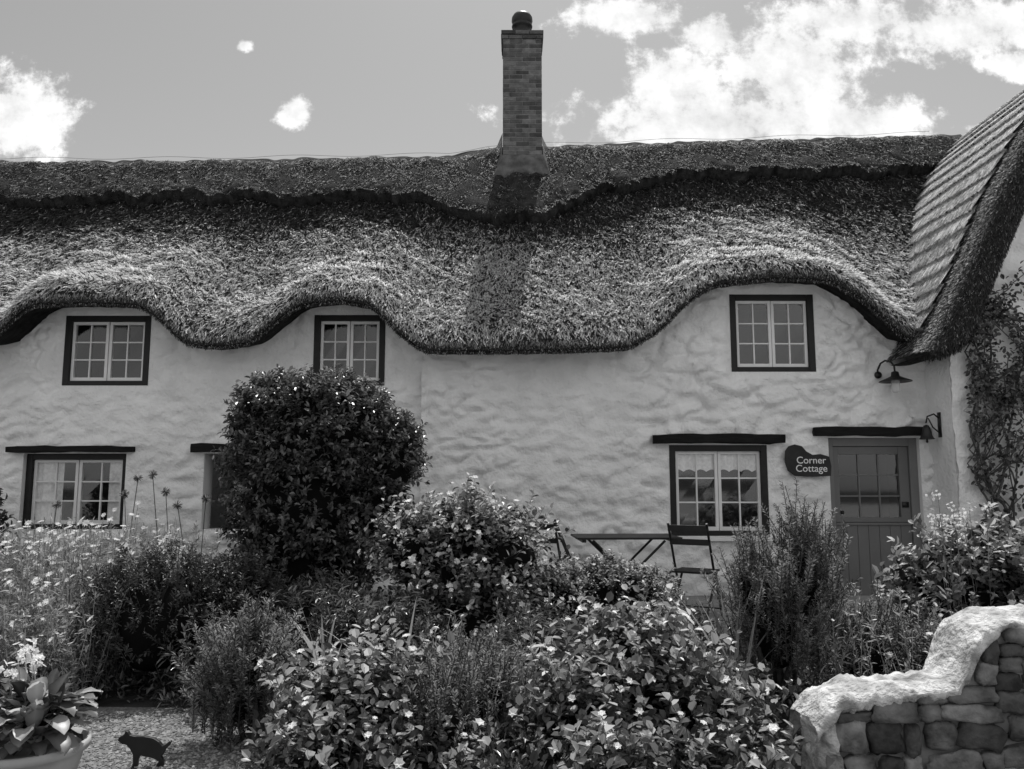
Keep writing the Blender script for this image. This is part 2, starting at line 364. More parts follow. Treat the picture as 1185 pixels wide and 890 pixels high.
window('upper_window',-5.71,-4.62,2.73,3.63,YL+.02,[2,2],3)
window('upper_window',-2.53,-1.62,2.73,3.64,YL+.02,[2,2],3)
window('upper_window',2.76,3.82,2.89,3.88,.02,[2,2],3)
window('lower_window',1.95,3.16,.86,1.97,.02,[2,2],3,curtain=[(2.03,3.08,1.64,1.9)])
window('lower_window',-6.13,-4.84,.93,1.87,YL+.1,[2,2],3,curtain=[(-6.05,-5.7,1.0,1.8),(-5.12,-4.92,1.0,1.8)])
window('lower_window',-3.62,-2.7,.93,1.87,YL+.16,[2,2],3,curtain=[(-3.5,-3.1,1.0,1.5)])
def beam(name,x0,x1,y0,y1,z0,z1,parent,mat=M_beam,amp=.016):
    bm=bmesh.new(); bmesh.ops.create_cube(bm,size=1)
    bmesh.ops.subdivide_edges(bm,edges=bm.edges[:],cuts=9,use_grid_fill=True)
    for v in bm.verts:
        c=v.co.copy(); ff=1-.06*(abs(c.x)*2)**6
        v.co=Vector(((x0+x1)/2+c.x*(x1-x0),(y0+y1)/2+c.y*(y1-y0)*ff,(z0+z1)/2+c.z*(z1-z0)*ff))
        nn=noise.noise_vector(v.co*5)+noise.noise_vector(v.co*14)*.4; v.co+=Vector((nn.x*amp,nn.y*amp,nn.z*amp))
    me=bpy.data.meshes.new(name); bm.to_mesh(me); bm.free(); me.materials.append(mat)
    for p in me.polygons: p.use_smooth=True
    o=bpy.data.objects.new(name,me); scn.collection.objects.link(o); o.parent=parent; return o
beam('lintel',1.74,3.36,-.12,.1,1.985,2.10,cot)
beam('lintel',3.72,5.14,-.13,.1,2.08,2.19,cot)
beam('lintel',-6.3,-4.72,YL-.11,YL+.1,1.885,1.96,cot)
beam('lintel',-4.0,-2.6,YL-.12,YL+.1,1.885,1.99,cot)
a=Acc(); a.box(1.9,3.2,-.10,.02,.80,.85); a.out('window_sill',M_white,cot,bevel=.005)
Dp=empty('stable_door'); Dp.parent=cot; y=.10
a=Acc(); a.box(3.93,4.01,y-.03,y+.1,.1,2.06); a.box(4.96,5.06,y-.03,y+.1,.1,2.06); a.box(4.01,4.96,y-.028,y+.1,1.96,2.06); a.out('door_frame',M_doorf,Dp,bevel=.004)
a=Acc(); dx0,dx1=4.015,4.955
a.box(dx0,dx0+.07,y,y+.05,1.02,1.955); a.box(dx1-.12,dx1,y,y+.05,1.02,1.955)
a.box(dx0+.07,dx1-.12,y+.001,y+.05,1.86,1.955); a.box(dx0+.07,dx1-.12,y+.001,y+.05,1.02,1.08)
for k in (1,2):
    xm=dx0+.07+(dx1-dx0-.19)*k/3; a.box(xm-.01,xm+.01,y+.01,y+.04,1.08,1.86)
    zm=1.08+.78*k/3; a.box(dx0+.07,dx1-.12,y+.012,y+.038,zm-.01,zm+.01)
for k in range(7):
    w=(dx1-dx0)/7; a.box(dx0+k*w+.002,dx0+(k+1)*w-.002,y,y+.04,.13,1.0)
a.box(dx0,dx1,y-.02,y+.0,.985,1.015)
a.out('door_leaves',M_door,Dp,bevel=.003)
a=Acc(); a.add([(dx0+.07,y+.025,1.08),(dx1-.12,y+.025,1.08),(dx1-.12,y+.027,1.86),(dx0+.07,y+.027,1.86)],[(0,1,2,3)]); a.out('door_glass',M_glass,Dp)
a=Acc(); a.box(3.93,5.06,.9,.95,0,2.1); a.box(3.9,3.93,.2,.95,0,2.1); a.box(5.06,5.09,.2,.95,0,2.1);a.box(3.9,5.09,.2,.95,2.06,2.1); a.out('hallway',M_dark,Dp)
a=Acc(); a.lathe([(.004,0),(.02,.0),(.024,.012),(.014,.025),(.004,.03)],(0,0,0),12,.5,Matrix.Translation((4.1,y,1.14))@Matrix.Rotation(math.pi/2,4,'X')); a.box(4.85,4.93,y-.012,y,1.2,1.27); a.out('door_furniture',M_metal,Dp,True)
a=Acc(); a.box(3.85,5.15,-.35,.3,.0,.13); a.out('door_step',M_pave,cot,bevel=.01)

# ------------------------------------------------------------ chimney
Ch=empty('chimney'); Ch.parent=cot
cx,cy=.165,2.33; hw=.31; hd=.30; z0=6.0; z1=8.52
a=Acc(); a.box(cx-hw+.006,cx+hw-.006,cy-hd+.006,cy+hd-.006,z0,z1+.1); a.out('mortar_core',M_mortar,Ch)
a=Acc(); c=0; z=z0
def course(a,z,ex,odd,h=.062):
    x0,x1,y0,y1=cx-hw-ex,cx+hw+ex,cy-hd-ex,cy+hd+ex
    nb=3; w=(x1-x0)/nb
    cuts=[x0+k*w for k in range(nb+1)] if not odd else [x0]+[x0+w*(k+.5) for k in range(nb)]+[x1]
    for p,q in zip(cuts[:-1],cuts[1:]):
        j=random.uniform(-.003,.003)
        a.box(p+.004,q-.004,y0+j,y0+.1,z+.005,z+.005+h,random.random()); a.box(p+.004,q-.004,y1-.1,y1+j,z+.005,z+.005+h,random.random())
    w=(y1-y0-.2)/2
    for k in range(2):
        a.box(x0+random.uniform(-.002,.002),x0+.1,y0+.1+k*w+.005,y0+.1+(k+1)*w-.005,z+.005,z+.005+h,random.random())
        a.box(x1-.1,x1+random.uniform(-.002,.002),y0+.1+k*w+.005,y0+.1+(k+1)*w-.005,z+.005,z+.005+h,random.random())
while z<z1-.01:
    course(a,z,0,c%2); z+=.074; c+=1
course(a,z,.02,1); z+=.074; course(a,z,.03,0); z+=.074
a.out('bricks',M_brick,Ch,bevel=.004)
a=Acc(); a.lathe([(.30,0),(.24,.04),(.17,.06)],(cx,cy,z),16); a.out('flaunching',M_mortar,Ch,True)
a=Acc(); a.lathe([(.15,0),(.13,.06),(.125,.17),(.165,.18),(.17,.20),(.165,.22),(.135,.23),(.155,.25),(.172,.29),(.168,.35),(.14,.40),(.09,.43),(.05,.44),(.045,.455),(.0,.46)],(cx,cy,z+.04),24); a.out('chimney_pot_cowl',M_metal,Ch,True)
P=[]
for (k,r_) in [(0,1.0),(.35,.62),(.7,.3),(1.0,.06)]:
    row=[]
    for (ux,uy) in [(-1,1),(-1,.3),(-1,-.4),(-1,-1),(-.5,-1),(0,-1),(.5,-1),(1,-1),(1,-.4),(1,.3),(1,1)]:
        bx=cx+ux*(hw+.16*r_); by=cy+uy*(hd+.14*r_); base=6.24+ (by-(cy-hd))*1.0 +.05*noise.noise(Vector((bx*5,by*5,k)))
        row.append((bx,by,base+.36*k))
    P.append(row)
gridmesh('chimney_fillet',np.array(P),M_lead,Ch,True)

# ------------------------------------------------------------ sign, lamps
S=empty('house_name_sign')
pts=[(905,522),(909,517),(916,515),(924,517),(929,523),(936,527),(945,526),(955,529),(957,540),(956,551),(935,552),(915,551),(907,545),(904,535)]
so=[((u-931)*.0107,(534-v)*.0107) for u,v in pts]; so=so[::-1]
n=len(so); a=Acc(); ox,oz=3.64,1.77
a.add([(ox+p[0],-.10,oz+p[1]) for p in so]+[(ox+p[0],-.075,oz+p[1]) for p in so],[tuple(range(n))[::-1],tuple(range(n,2*n))]+[(i,(i+1)%n,(i+1)%n+n,i+n) for i in range(n)])
a.out('slate_board',M_slate,S,bevel=.003)
def text(body,loc,size,parent,mat):
    cu=bpy.data.curves.new('lettering','FONT'); cu.body=body; cu.size=size; cu.extrude=.001; cu.align_x='CENTER'; cu.offset=.0004
    o=bpy.data.objects.new('lettering',cu); scn.collection.objects.link(o); o.location=loc; o.rotation_euler=(math.pi/2,0,0); o.parent=parent; cu.materials.append(mat)
text('Corner',(ox+.03,-.1035,oz-.03),.12,S,M_white); text('Cottage',(ox+.03,-.1035,oz-.13),.12,S,M_white)
M_jar,nt,b=newmat('lamp_glass'); b.inputs['Base Color'].default_value=g(.8); b.inputs['Roughness'].default_value=.1; b.inputs['Alpha'].default_value=.4
Lm=empty('swan_neck_wall_lamp'); lx=-.05
a=Acc(); a.lathe([(.001,0),(.045,.0),(.045,.015),(.001,.02)],(0,0,0),14,.5,Matrix.Translation((4.62+lx,-.05,2.84))@Matrix.Rotation(math.pi/2,4,'X'))
arc=[(4.62,-.03,2.84),(4.60,-.1,2.9),(4.61,-.16,2.97),(4.65,-.2,3.0),(4.70,-.24,2.98),(4.73,-.26,2.92),(4.735,-.26,2.84)]
arc=[(p[0]+lx,p[1],p[2]) for p in arc]
a.tube(arc,.012,8); a.lathe([(.015,.10),(.04,.09),(.05,.04),(.1,.015),(.185,-.02),(.19,-.03),(.18,-.032),(.09,0),(.04,.02)],(4.735+lx,-.26,2.76),24)
a.out('bracket_and_shade',M_metal,Lm,True)
a=Acc(); a.lathe([(.045,.0),(.05,-.03),(.052,-.1),(.045,-.14),(.02,-.155),(.001,-.157)],(4.735+lx,-.26,2.75),18); a.out('glass_jar',M_jar,Lm,True)
Bl=empty('wall_bell')
a=Acc(); a.box(5.155,5.17,-.34,-.28,2.05,2.35)
a.tube([(5.16,-.31,2.28),(5.1,-.31,2.33),(5.02,-.31,2.3),(5.0,-.31,2.22)],.01,8); a.tube([(5.16,-.31,2.1),(5.08,-.31,2.17),(5.03,-.31,2.28)],.008,8)
a.lathe([(.005,.17),(.03,.16),(.045,.11),(.055,.06),(.075,.01),(.09,0),(.08,-.005),(.01,.02)],(5.0,-.31,2.03),20); a.lathe([(.001,-.02),(.015,-.01),(.012,.02),(.003,.05)],(5.0,-.31,2.0),10)
a.out('bell_and_bracket',M_metal,Bl,True)

# ------------------------------------------------------------ ground
mesh('ground',[(-400,-300,0),(400,-300,0),(400,500,0),(-400,500,0)],[(0,1,2,3)],M_soil)
mesh('bounce_sheet',[(-60,-60,.004),(60,-60,.004),(60,-6.95,.004),(-60,-6.95,.004)],[(0,1,2,3)],M_bounce)  # unseen pale sheet added around the camera to bounce light onto the cottage
a=Acc(); a.box(-1.6,5.15,-2.1,-.02,-.1,.15); a.out('paved_terrace',M_pave,None,bevel=.01)
a=Acc(); a.add([(-4.2,-6.9,.004),(-1.2,-6.9,.004),(-1.3,-4.9,.004),(-1.9,-4.4,.004),(-4.2,-4.3,.004)],[(0,1,2,3,4)]); a.out('gravel_path',M_gravel)
n=11000; P=np.stack([rng.uniform(-3.2,-1.3,n),rng.uniform(-6.2,-4.5,n),np.full(n,.008)],-1); r=(.004+.014*rng.random(n)**3)[:,None]
o6=np.array([(1,0,0),(0,1,0),(-1,0,0),(0,-1,0),(0,0,.7),(0,0,-.7)]); V=P[:,None,:]+(o6[None]*(1+rng.uniform(-.3,.3,(n,6,3))))*r[:,None,:]
F=np.array([(0,1,4),(1,2,4),(2,3,4),(3,0,4),(1,0,5),(2,1,5),(3,2,5),(0,3,5)]); F=(F[None]+6*np.arange(n)[:,None,None]).reshape(-1,3)
mesh('gravel_pebbles',V.reshape(-1,3),F,M_peb,None,np.repeat(rng.random(n),6))

# ------------------------------------------------------------ garden wall
GW=empty('rubble_garden_wall')
def T(x): return float(np.interp(x,[1.5,1.58,1.66,1.8,2.1,2.24,2.31,2.36,2.41,2.48,2.65,4.2],[.24,.34,.40,.43,.45,.48,.55,.66,.74,.785,.80,.81]))
yF=-5.8
a=Acc(); xs_=np.linspace(1.58,4.2,60)
for p,q in zip(xs_[:-1],xs_[1:]):
    a.add([(p,yF+.03,-.1),(q,yF+.03,-.1),(q,yF+.03,T(q)-.02),(p,yF+.03,T(p)-.02),(p,yF+.36,-.1),(q,yF+.36,-.1),(q,yF+.36,T(q)-.02),(p,yF+.36,T(p)-.02)],[(0,1,2,3),(5,4,7,6)])
a.add([(1.58,yF+.03,-.1),(1.58,yF+.36,-.1),(1.58,yF+.36,.3),(1.58,yF+.03,.3)],[(0,3,2,1)])
a.out('mortar_core',M_mortar,GW)
def stone(a,cx,cz,w,h,d=.06,sd=0):
    nu,nv=20,11; V=[];F=[]; rt=random.uniform(-.12,.12)
    for j in range(nv):
        ph=-math.pi/2+math.pi*j/(nv-1)
        for i in range(nu):
            th=2*math.pi*i/nu
            v=Vector((math.cos(ph)*math.cos(th),math.cos(ph)*math.sin(th),math.sin(ph)))
            m=(abs(v.x)**6+abs(v.y)**6+abs(v.z)**6)**(1/6); v/=m
            v+=noise.noise_vector(v*1.0+Vector((sd*7.1,0,0)))*.32+noise.noise_vector(v*2.6+Vector((sd*3.1,0,0)))*.12+noise.noise_vector(v*7+Vector((sd*3.1,0,0)))*.035
            vx,vz=v.x*w/2,v.z*h/2
            V.append((cx+vx-vz*rt,yF+.035+v.y*d,cz+vz+vx*rt))
    for j in range(nv-1):
        for i in range(nu): F.append((j*nu+i,j*nu+(i+1)%nu,(j+1)*nu+(i+1)%nu,(j+1)*nu+i))
    a.add(V,F,random.random())
a=Acc(); k=0
for col0 in np.arange(1.62,4.1,.42):
    z=-.08-random.uniform(0,.06); x_end=col0+.42
    while z<.84:
        h=random.uniform(.085,.16); x=col0+random.uniform(-.05,.05)
        while x<x_end-.05:
            w=random.uniform(.12,.27)
            if x+w>x_end-.06: w=x_end-x
            tt=T(x+w/2)-.005
            hh=min(h,tt-z)
            if hh>.04 and w>.05:
                k+=1
                if random.random()<.25 and w<.2 and hh>.09: stone(a,x+w/2,z+hh*.27,w-.006,hh*.5,random.uniform(.04,.06),k); stone(a,x+w/2,z+hh*.77,w-.006,hh*.44,random.uniform(.04,.06),k+500)
                else: stone(a,x+w/2,z+hh/2+random.uniform(-.008,.008),w-.004,hh-.004,random.uniform(.045,.07),k)
            x+=w
        z+=h
a.out('stones',M_stone,GW,True)
xs_=np.linspace(1.52,4.2,420); P=[]
cs=[(.03,-.05),(-.006,-.04),(-.022,-.018),(-.018,.004),(.01,.02),(.05,.03),(.1,.038),(.2,.045),(.3,.03),(.38,.0),(.4,-.08),(.39,-.16)]
for (yy,zz) in cs:
    row=[]
    for x in xs_:
        q=Vector((x*7,yy*7,zz*5)); dn=noise.noise(q)*.026+noise.noise(q*2.7)*.02+noise.noise(q*7)*.011
        stp=math.exp(-((x-2.37)/.09)**2)
        wv=(.05*noise.noise(Vector((x*9,3,0)))+.02*noise.noise(Vector((x*30,3,0)))-.03*stp) if (zz<-.005 and yy<.04) else 0
        row.append((x-.03*stp,yF+yy-abs(dn)*.5-.015*stp*(yy<.04),T(x)+zz+dn+wv))
    P.append(row)
gridmesh('coping',np.array(P),M_cope,GW,True)
P=[]
for j in range(30):
    zz=-.1+j*(T(1.6)+.10)/29; row=[]
    for i in range(25):
        th_=math.pi*(-.5-i/24); xx=1.64+.11*math.cos(th_); yy=yF+.18+.19*math.sin(th_)
        dn=noise.noise(Vector((xx*8,yy*8,zz*9)))*.035+noise.noise(Vector((xx*20,yy*20,zz*20)))*.018; sh=1 if j<25 else [0.95,.85,.65,.4,.1][j-25]
        row.append((1.64+(xx-1.64)*sh+dn,yF+.18+(yy-yF-.18)*sh+dn,zz))
    P.append(row)
gridmesh('rounded_end',np.array(P),M_cope,GW,True)

# ------------------------------------------------------------ vegetation
def leafgeo(P,D,Nn,L,W,fold=.3,droop=.15):
    n=len(P); L=np.broadcast_to(np.asarray(L,float),(n,))[:,None]; W=np.broadcast_to(np.asarray(W,float),(n,))[:,None]
    D=norm(D); sd=norm(np.cross(D,Nn)); nn=np.cross(sd,D)
    r=sd*W*.5; up=nn*W*fold*.5
    V=np.stack([P,P+D*L*.3+r*.9+up,P+D*L*.68+r*.85+up-nn*droop*L*.3,P+D*L-nn*droop*L,P+D*L*.68-r*.85+up-nn*droop*L*.3,P+D*L*.3-r*.9+up],1).reshape(-1,3)
    b=6*np.arange(n)[:,None]; F=np.concatenate([b+np.array([[0,1,2,3]]),b+np.array([[0,3,4,5]])],0)
    return V,F
def rdir(n): return norm(rng.normal(size=(n,3)))
def leafobj(name,P,D,Nn,L,W,tone,mat,parent,fold=.3,droop=.15):
    V,F=leafgeo(P,D,Nn,L,W,fold,droop); return mesh(name,V,F,mat,parent,np.repeat(tone,6))
def ribbons(name,A,B,w,mat,parent,tone=None):
    n=len(A); ax=norm(B-A); sd=norm(np.cross(ax,rdir(n))); sd2=np.cross(ax,sd); V=[];
    w=np.broadcast_to(np.asarray(w,float),(n,))[:,None]/2
    V=np.stack([A-sd*w,A+sd*w,B+sd*w*.6,B-sd*w*.6,A-sd2*w,A+sd2*w,B+sd2*w*.6,B-sd2*w*.6],1).reshape(-1,3)
    return mesh(name,V,np.arange(n*8).reshape(-1,4),mat,parent,np.full(n*8,.5) if tone is None else np.repeat(tone,8))
def blossoms(P,Nn,r,parent,k=6,name='blossoms',mat=None,w=.75):
    n=len(P); t=norm(np.cross(Nn,rdir(n))); b=np.cross(Nn,t); PP=[];DD=[];NN=[]
    for i in range(k):
        th=2*math.pi*i/k; d=t*math.cos(th)+b*math.sin(th)+Nn*.35; PP.append(P);DD.append(d);NN.append(Nn)
    r=np.broadcast_to(np.asarray(r,float),(n,)); R=np.tile(r,k)
    return leafobj(name,np.concatenate(PP),np.concatenate(DD),np.concatenate(NN),R,R*w,rng.uniform(.3,1,n*k),mat or M_petal,parent)
def shrub(name,blobs,n_tw,lp,tl,lL,lW,mat,up=.3,jit=.5,p=2,na=.18,flowers=0,fr=.025,core=.70,inner=.72,leafup=.7,stems=True,twigw=.004,lspread=.9,fwd=(.25,.9)):
    Pn=empty(name); B=np.array([(*c,*r) for c,r in blobs]); ar=B[:,3]*B[:,5]+B[:,4]*B[:,3]
    bi=rng.choice(len(B),n_tw*2,p=ar/ar.sum()); d=rdir(n_tw*2); d[:,2]=np.where(d[:,2]<-.5,-d[:,2],d[:,2])
    dp=d/((np.abs(d)**p).sum(1)**(1/p))[:,None]
    sc=1+na*pn(d[:,0]*3+bi*2.1,d[:,2]*3+d[:,1]*2+bi)*1.6
    rad=rng.uniform(inner,1.0,n_tw*2)**.7*sc
    C=B[bi,:3]+dp*B[bi,3:]*rad[:,None]
    keep=np.ones(len(C),bool)
    for k,b_ in enumerate(B):
        q=((np.abs((C-b_[:3])/b_[3:])**p).sum(1))**(1/p); keep&=~((q<.72)&(bi!=k))
    keep&=C[:,2]>.02
    C=C[keep][:n_tw];d=norm(dp[keep]/1.0)[:n_tw]; m=len(C)
    tw=norm(d*(1-up)+np.array([0,0,up])+rdir(m)*jit*.6); ln=rng.uniform(.5,1.5,m)*tl
    A=C-tw*ln[:,None]*.5; Bp=C+tw*ln[:,None]*.5
    t=(np.arange(lp)/lp)[None,:]+rng.uniform(0,1/lp,(m,lp)); P=(A[:,None]+tw[:,None]*(ln[:,None]*t)[...,None]).reshape(-1,3)
    twr=np.repeat(tw,lp,0); n=len(P); side=norm(np.cross(twr,rdir(n)))
    D=norm(twr*rng.uniform(*fwd,n)[:,None]+side*lspread); Nn=norm(np.array([0,0,1])*leafup+twr*.4+rdir(n)*.55)
    P=P+side*.004
    tone=np.clip(rng.normal(.45,.24,n)+np.repeat(rng.normal(0,.22,m),lp)+.35*(t.reshape(-1)-.4),0,1)
    Ls=lL*rng.uniform(.55,1.25,n); leafobj('leaves',P,D,Nn,Ls,Ls*lW/lL,tone,mat,Pn)
    if twigw: ribbons('twigs',A,Bp,twigw,M_stem,Pn)
    if flowers:
        idx=rng.choice(m,min(flowers,m),replace=False); idx=idx[(tw[idx,2]>-.3)]
        blossoms(Bp[idx]+tw[idx]*.01,norm(tw[idx]+np.array([0,-.5,.4])),fr*rng.uniform(.6,1.2,len(idx)),Pn)
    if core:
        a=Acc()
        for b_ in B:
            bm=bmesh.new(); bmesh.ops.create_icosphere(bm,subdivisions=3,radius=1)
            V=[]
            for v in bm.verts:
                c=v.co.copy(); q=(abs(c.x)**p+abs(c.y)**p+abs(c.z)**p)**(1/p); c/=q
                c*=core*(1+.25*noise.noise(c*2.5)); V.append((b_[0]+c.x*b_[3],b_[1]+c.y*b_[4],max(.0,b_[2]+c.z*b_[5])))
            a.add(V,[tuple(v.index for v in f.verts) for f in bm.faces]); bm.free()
        a.out('shade_core',M_core,Pn,True)  # solid core in shade colour, darkens the gaps between leaves
    if stems:
        a=Acc(); c0=B[:,:2].mean(0)
        for b_ in B:
            for k in range(3):
                p0=(c0[0]+random.uniform(-.12,.12),c0[1]+random.uniform(-.12,.12),-.02); p2=(b_[0]+random.uniform(-.5,.5)*b_[3],b_[1]+random.uniform(-.5,.5)*b_[4],b_[2]+.2*b_[5])
                p1=[(p0[i]+p2[i])/2+random.uniform(-.06,.06) for i in range(3)]; a.tube([p0,p1,p2],[.022,.016,.009],6)
        a.out('stems',M_stem,Pn,True)
    return Pn
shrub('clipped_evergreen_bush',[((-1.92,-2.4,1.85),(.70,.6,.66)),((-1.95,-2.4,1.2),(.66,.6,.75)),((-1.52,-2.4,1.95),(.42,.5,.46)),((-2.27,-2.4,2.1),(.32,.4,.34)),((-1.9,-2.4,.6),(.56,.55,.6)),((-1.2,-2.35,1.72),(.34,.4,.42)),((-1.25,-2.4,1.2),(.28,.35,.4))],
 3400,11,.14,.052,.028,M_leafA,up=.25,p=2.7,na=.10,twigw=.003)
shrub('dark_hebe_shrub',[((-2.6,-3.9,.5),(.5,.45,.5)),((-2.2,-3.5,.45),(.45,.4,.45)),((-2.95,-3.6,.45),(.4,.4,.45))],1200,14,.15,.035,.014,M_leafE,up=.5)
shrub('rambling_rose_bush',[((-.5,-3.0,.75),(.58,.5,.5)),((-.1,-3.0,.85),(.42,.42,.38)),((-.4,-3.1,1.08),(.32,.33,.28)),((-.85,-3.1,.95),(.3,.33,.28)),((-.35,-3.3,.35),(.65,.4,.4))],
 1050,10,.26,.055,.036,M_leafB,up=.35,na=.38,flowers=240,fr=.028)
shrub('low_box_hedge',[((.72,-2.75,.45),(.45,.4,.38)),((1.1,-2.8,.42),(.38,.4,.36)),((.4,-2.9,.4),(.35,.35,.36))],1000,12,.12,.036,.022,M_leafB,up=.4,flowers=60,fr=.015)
RK=dict(up=.72,na=.3,leafup=.1,inner=.35,core=.5,lspread=.8,fwd=(.3,1.0),twigw=.008)
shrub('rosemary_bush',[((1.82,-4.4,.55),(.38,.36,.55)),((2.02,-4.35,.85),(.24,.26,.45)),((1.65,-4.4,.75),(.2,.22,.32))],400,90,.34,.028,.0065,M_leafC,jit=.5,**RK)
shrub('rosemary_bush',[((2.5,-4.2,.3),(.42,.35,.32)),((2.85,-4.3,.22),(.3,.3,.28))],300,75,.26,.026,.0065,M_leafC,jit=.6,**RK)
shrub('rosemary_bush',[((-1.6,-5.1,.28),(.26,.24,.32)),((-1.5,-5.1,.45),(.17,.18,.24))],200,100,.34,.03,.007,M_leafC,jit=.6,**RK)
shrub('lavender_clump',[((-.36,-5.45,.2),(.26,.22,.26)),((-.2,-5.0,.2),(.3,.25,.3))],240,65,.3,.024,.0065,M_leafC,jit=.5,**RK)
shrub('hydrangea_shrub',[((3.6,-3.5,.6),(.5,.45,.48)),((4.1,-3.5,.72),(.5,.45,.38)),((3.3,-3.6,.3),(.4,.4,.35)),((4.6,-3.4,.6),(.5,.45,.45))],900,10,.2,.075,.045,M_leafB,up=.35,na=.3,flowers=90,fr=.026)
RR=dict(up=.45,na=.42,jit=.7,core=.55,inner=.5)
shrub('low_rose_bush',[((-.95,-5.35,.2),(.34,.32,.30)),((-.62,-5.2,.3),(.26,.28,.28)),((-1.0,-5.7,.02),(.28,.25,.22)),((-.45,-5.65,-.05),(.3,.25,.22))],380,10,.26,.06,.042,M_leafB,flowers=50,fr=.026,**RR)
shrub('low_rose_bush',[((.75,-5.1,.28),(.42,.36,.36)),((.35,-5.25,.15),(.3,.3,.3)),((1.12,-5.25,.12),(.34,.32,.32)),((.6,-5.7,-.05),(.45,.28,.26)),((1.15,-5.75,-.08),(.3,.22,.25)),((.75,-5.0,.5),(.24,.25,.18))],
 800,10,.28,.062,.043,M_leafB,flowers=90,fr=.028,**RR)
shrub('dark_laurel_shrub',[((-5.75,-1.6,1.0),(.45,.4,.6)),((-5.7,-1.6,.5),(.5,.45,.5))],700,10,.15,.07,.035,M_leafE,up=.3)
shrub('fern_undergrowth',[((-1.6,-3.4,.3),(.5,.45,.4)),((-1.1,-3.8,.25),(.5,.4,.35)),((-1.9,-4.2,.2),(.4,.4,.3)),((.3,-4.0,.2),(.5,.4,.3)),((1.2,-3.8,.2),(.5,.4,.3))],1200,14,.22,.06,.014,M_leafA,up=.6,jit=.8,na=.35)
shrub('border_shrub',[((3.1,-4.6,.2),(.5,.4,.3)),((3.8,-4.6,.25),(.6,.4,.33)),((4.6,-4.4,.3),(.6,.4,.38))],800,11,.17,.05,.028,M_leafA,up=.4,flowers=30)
n=50000; x=rng.uniform(-6.5,5.2,n); y=rng.uniform(-5.9,-2.15,n); keep=~((x<-1.35)&(y<-4.35)|(x>1.4)&(y<-5.3)); x,y=x[keep],y[keep]; n=len(x)
hgt=(.16+.12*pn(x*2,y*2))*rng.uniform(0,1,n)
P=np.stack([x,y,hgt],-1); leafobj('ground_cover_plants',P,norm(rdir(n)+np.array([0,0,.5])),norm(rdir(n)*.7+np.array([0,0,1])),rng.uniform(.03,.07,n),rng.uniform(.012,.03,n),np.clip(rng.normal(.35,.25,n),0,1),M_leafA,None)
def daisies(name,x0,x1,y0,y1,n,h0,h1,fl=.5,fr=.02,mat=M_leafM):
    Pn=empty(name); A=np.stack([rng.uniform(x0,x1,n),rng.uniform(y0,y1,n),np.zeros(n)],-1)
    hh=rng.uniform(h0,h1,n)*(1+.15*pn(A[:,0]*3,A[:,1]*3)); Bm=A+np.stack([rng.normal(0,.09,n),rng.normal(0,.08,n),hh],-1); mid=(A+Bm)/2+rng.normal(0,.02,(n,3))
    ribbons('stems',np.concatenate([A,mid]),np.concatenate([mid,Bm]),.006,mat,Pn)
    lp=24; t=rng.uniform(.15,.97,(n,lp)); P=(A[:,None]+(Bm-A)[:,None]*t[...,None]).reshape(-1,3); m=len(P)
    D=norm(rdir(m)*.8+np.array([0,0,.55])); leafobj('leaves',P,D,norm(rdir(m)*.6+np.array([0,0,1])),rng.uniform(.03,.08,m),rng.uniform(.006,.014,m),np.clip(rng.normal(.5,.28,m),0,1),mat,Pn)
    k=int(n*fl); idx=rng.choice(n,k,replace=False); blossoms(Bm[idx],norm(rdir(k)*.5+np.array([0,-.4,.8])),fr*rng.uniform(.7,1.2,k),Pn,8,w=.5)
    return Pn
daisies('ox_eye_daisies',-4.7,-2.8,-3.9,-2.6,560,.72,1.18,.5,.03)
daisies('ox_eye_daisies',-4.3,-2.9,-4.5,-3.9,260,.4,.8,.35,.026)
daisies('meadow_flowers',-5.6,-2.9,-2.6,-1.6,240,.8,1.1,.3,.022)
daisies('meadow_flowers',-1.3,.2,-4.6,-3.7,120,.3,.6,.3,.018)
daisies('meadow_flowers',1.9,3.3,-5.0,-3.6,120,.35,.75,.3,.018)
daisies('seed_head_plants',-.3,.1,-5.2,-4.8,60,.35,.52,.0,.012)
Al=empty('allium_seed_heads'); a=Acc(); Ps=[]
for (x_,y_,h_) in [(-3.75,-2.1,1.55),(-3.35,-2.3,1.58),(-3.2,-2.4,1.42),(-3.0,-2.2,1.35),(-3.55,-2.5,1.4),(-4.4,-2.3,1.3),(-2.95,-2.6,1.3)]:
    x2=x_+random.uniform(-.1,.1)
    a.tube([(x_,y_,0),(x_+.03,y_,h_*.5),(x2,y_,h_)],.004,5); Ps.append((x2,y_,h_))
a.out('stems',M_stem,Al)
PP=np.repeat(np.array(Ps),60,0); d=rdir(len(PP)); leafobj('heads',PP,d,rdir(len(PP)),.05,.008,rng.random(len(PP)),M_leafC,Al)
Fs=empty('valerian_flower_spikes'); A=np.array([(3.3+random.uniform(-.12,.2),-3.9+random.uniform(-.1,.1),0) for _ in range(12)]); Bm=A+np.stack([rng.normal(0,.08,12),rng.normal(0,.05,12),rng.uniform(1.1,1.5,12)],-1)
ribbons('stems',A,Bm,.007,M_leafB,Fs); PP=np.repeat(Bm,12,0)+rng.normal(0,.028,(12*12,3)); blossoms(PP,rdir(len(PP)),.013,Fs,5)
t=rng.uniform(.3,.95,(12,12)); P=(A[:,None]+(Bm-A)[:,None]*t[...,None]).reshape(-1,3); leafobj('leaves',P,norm(rdir(len(P))+np.array([0,0,.4])),rdir(len(P)),.07,.022,rng.random(len(P)),M_leafB,Fs)
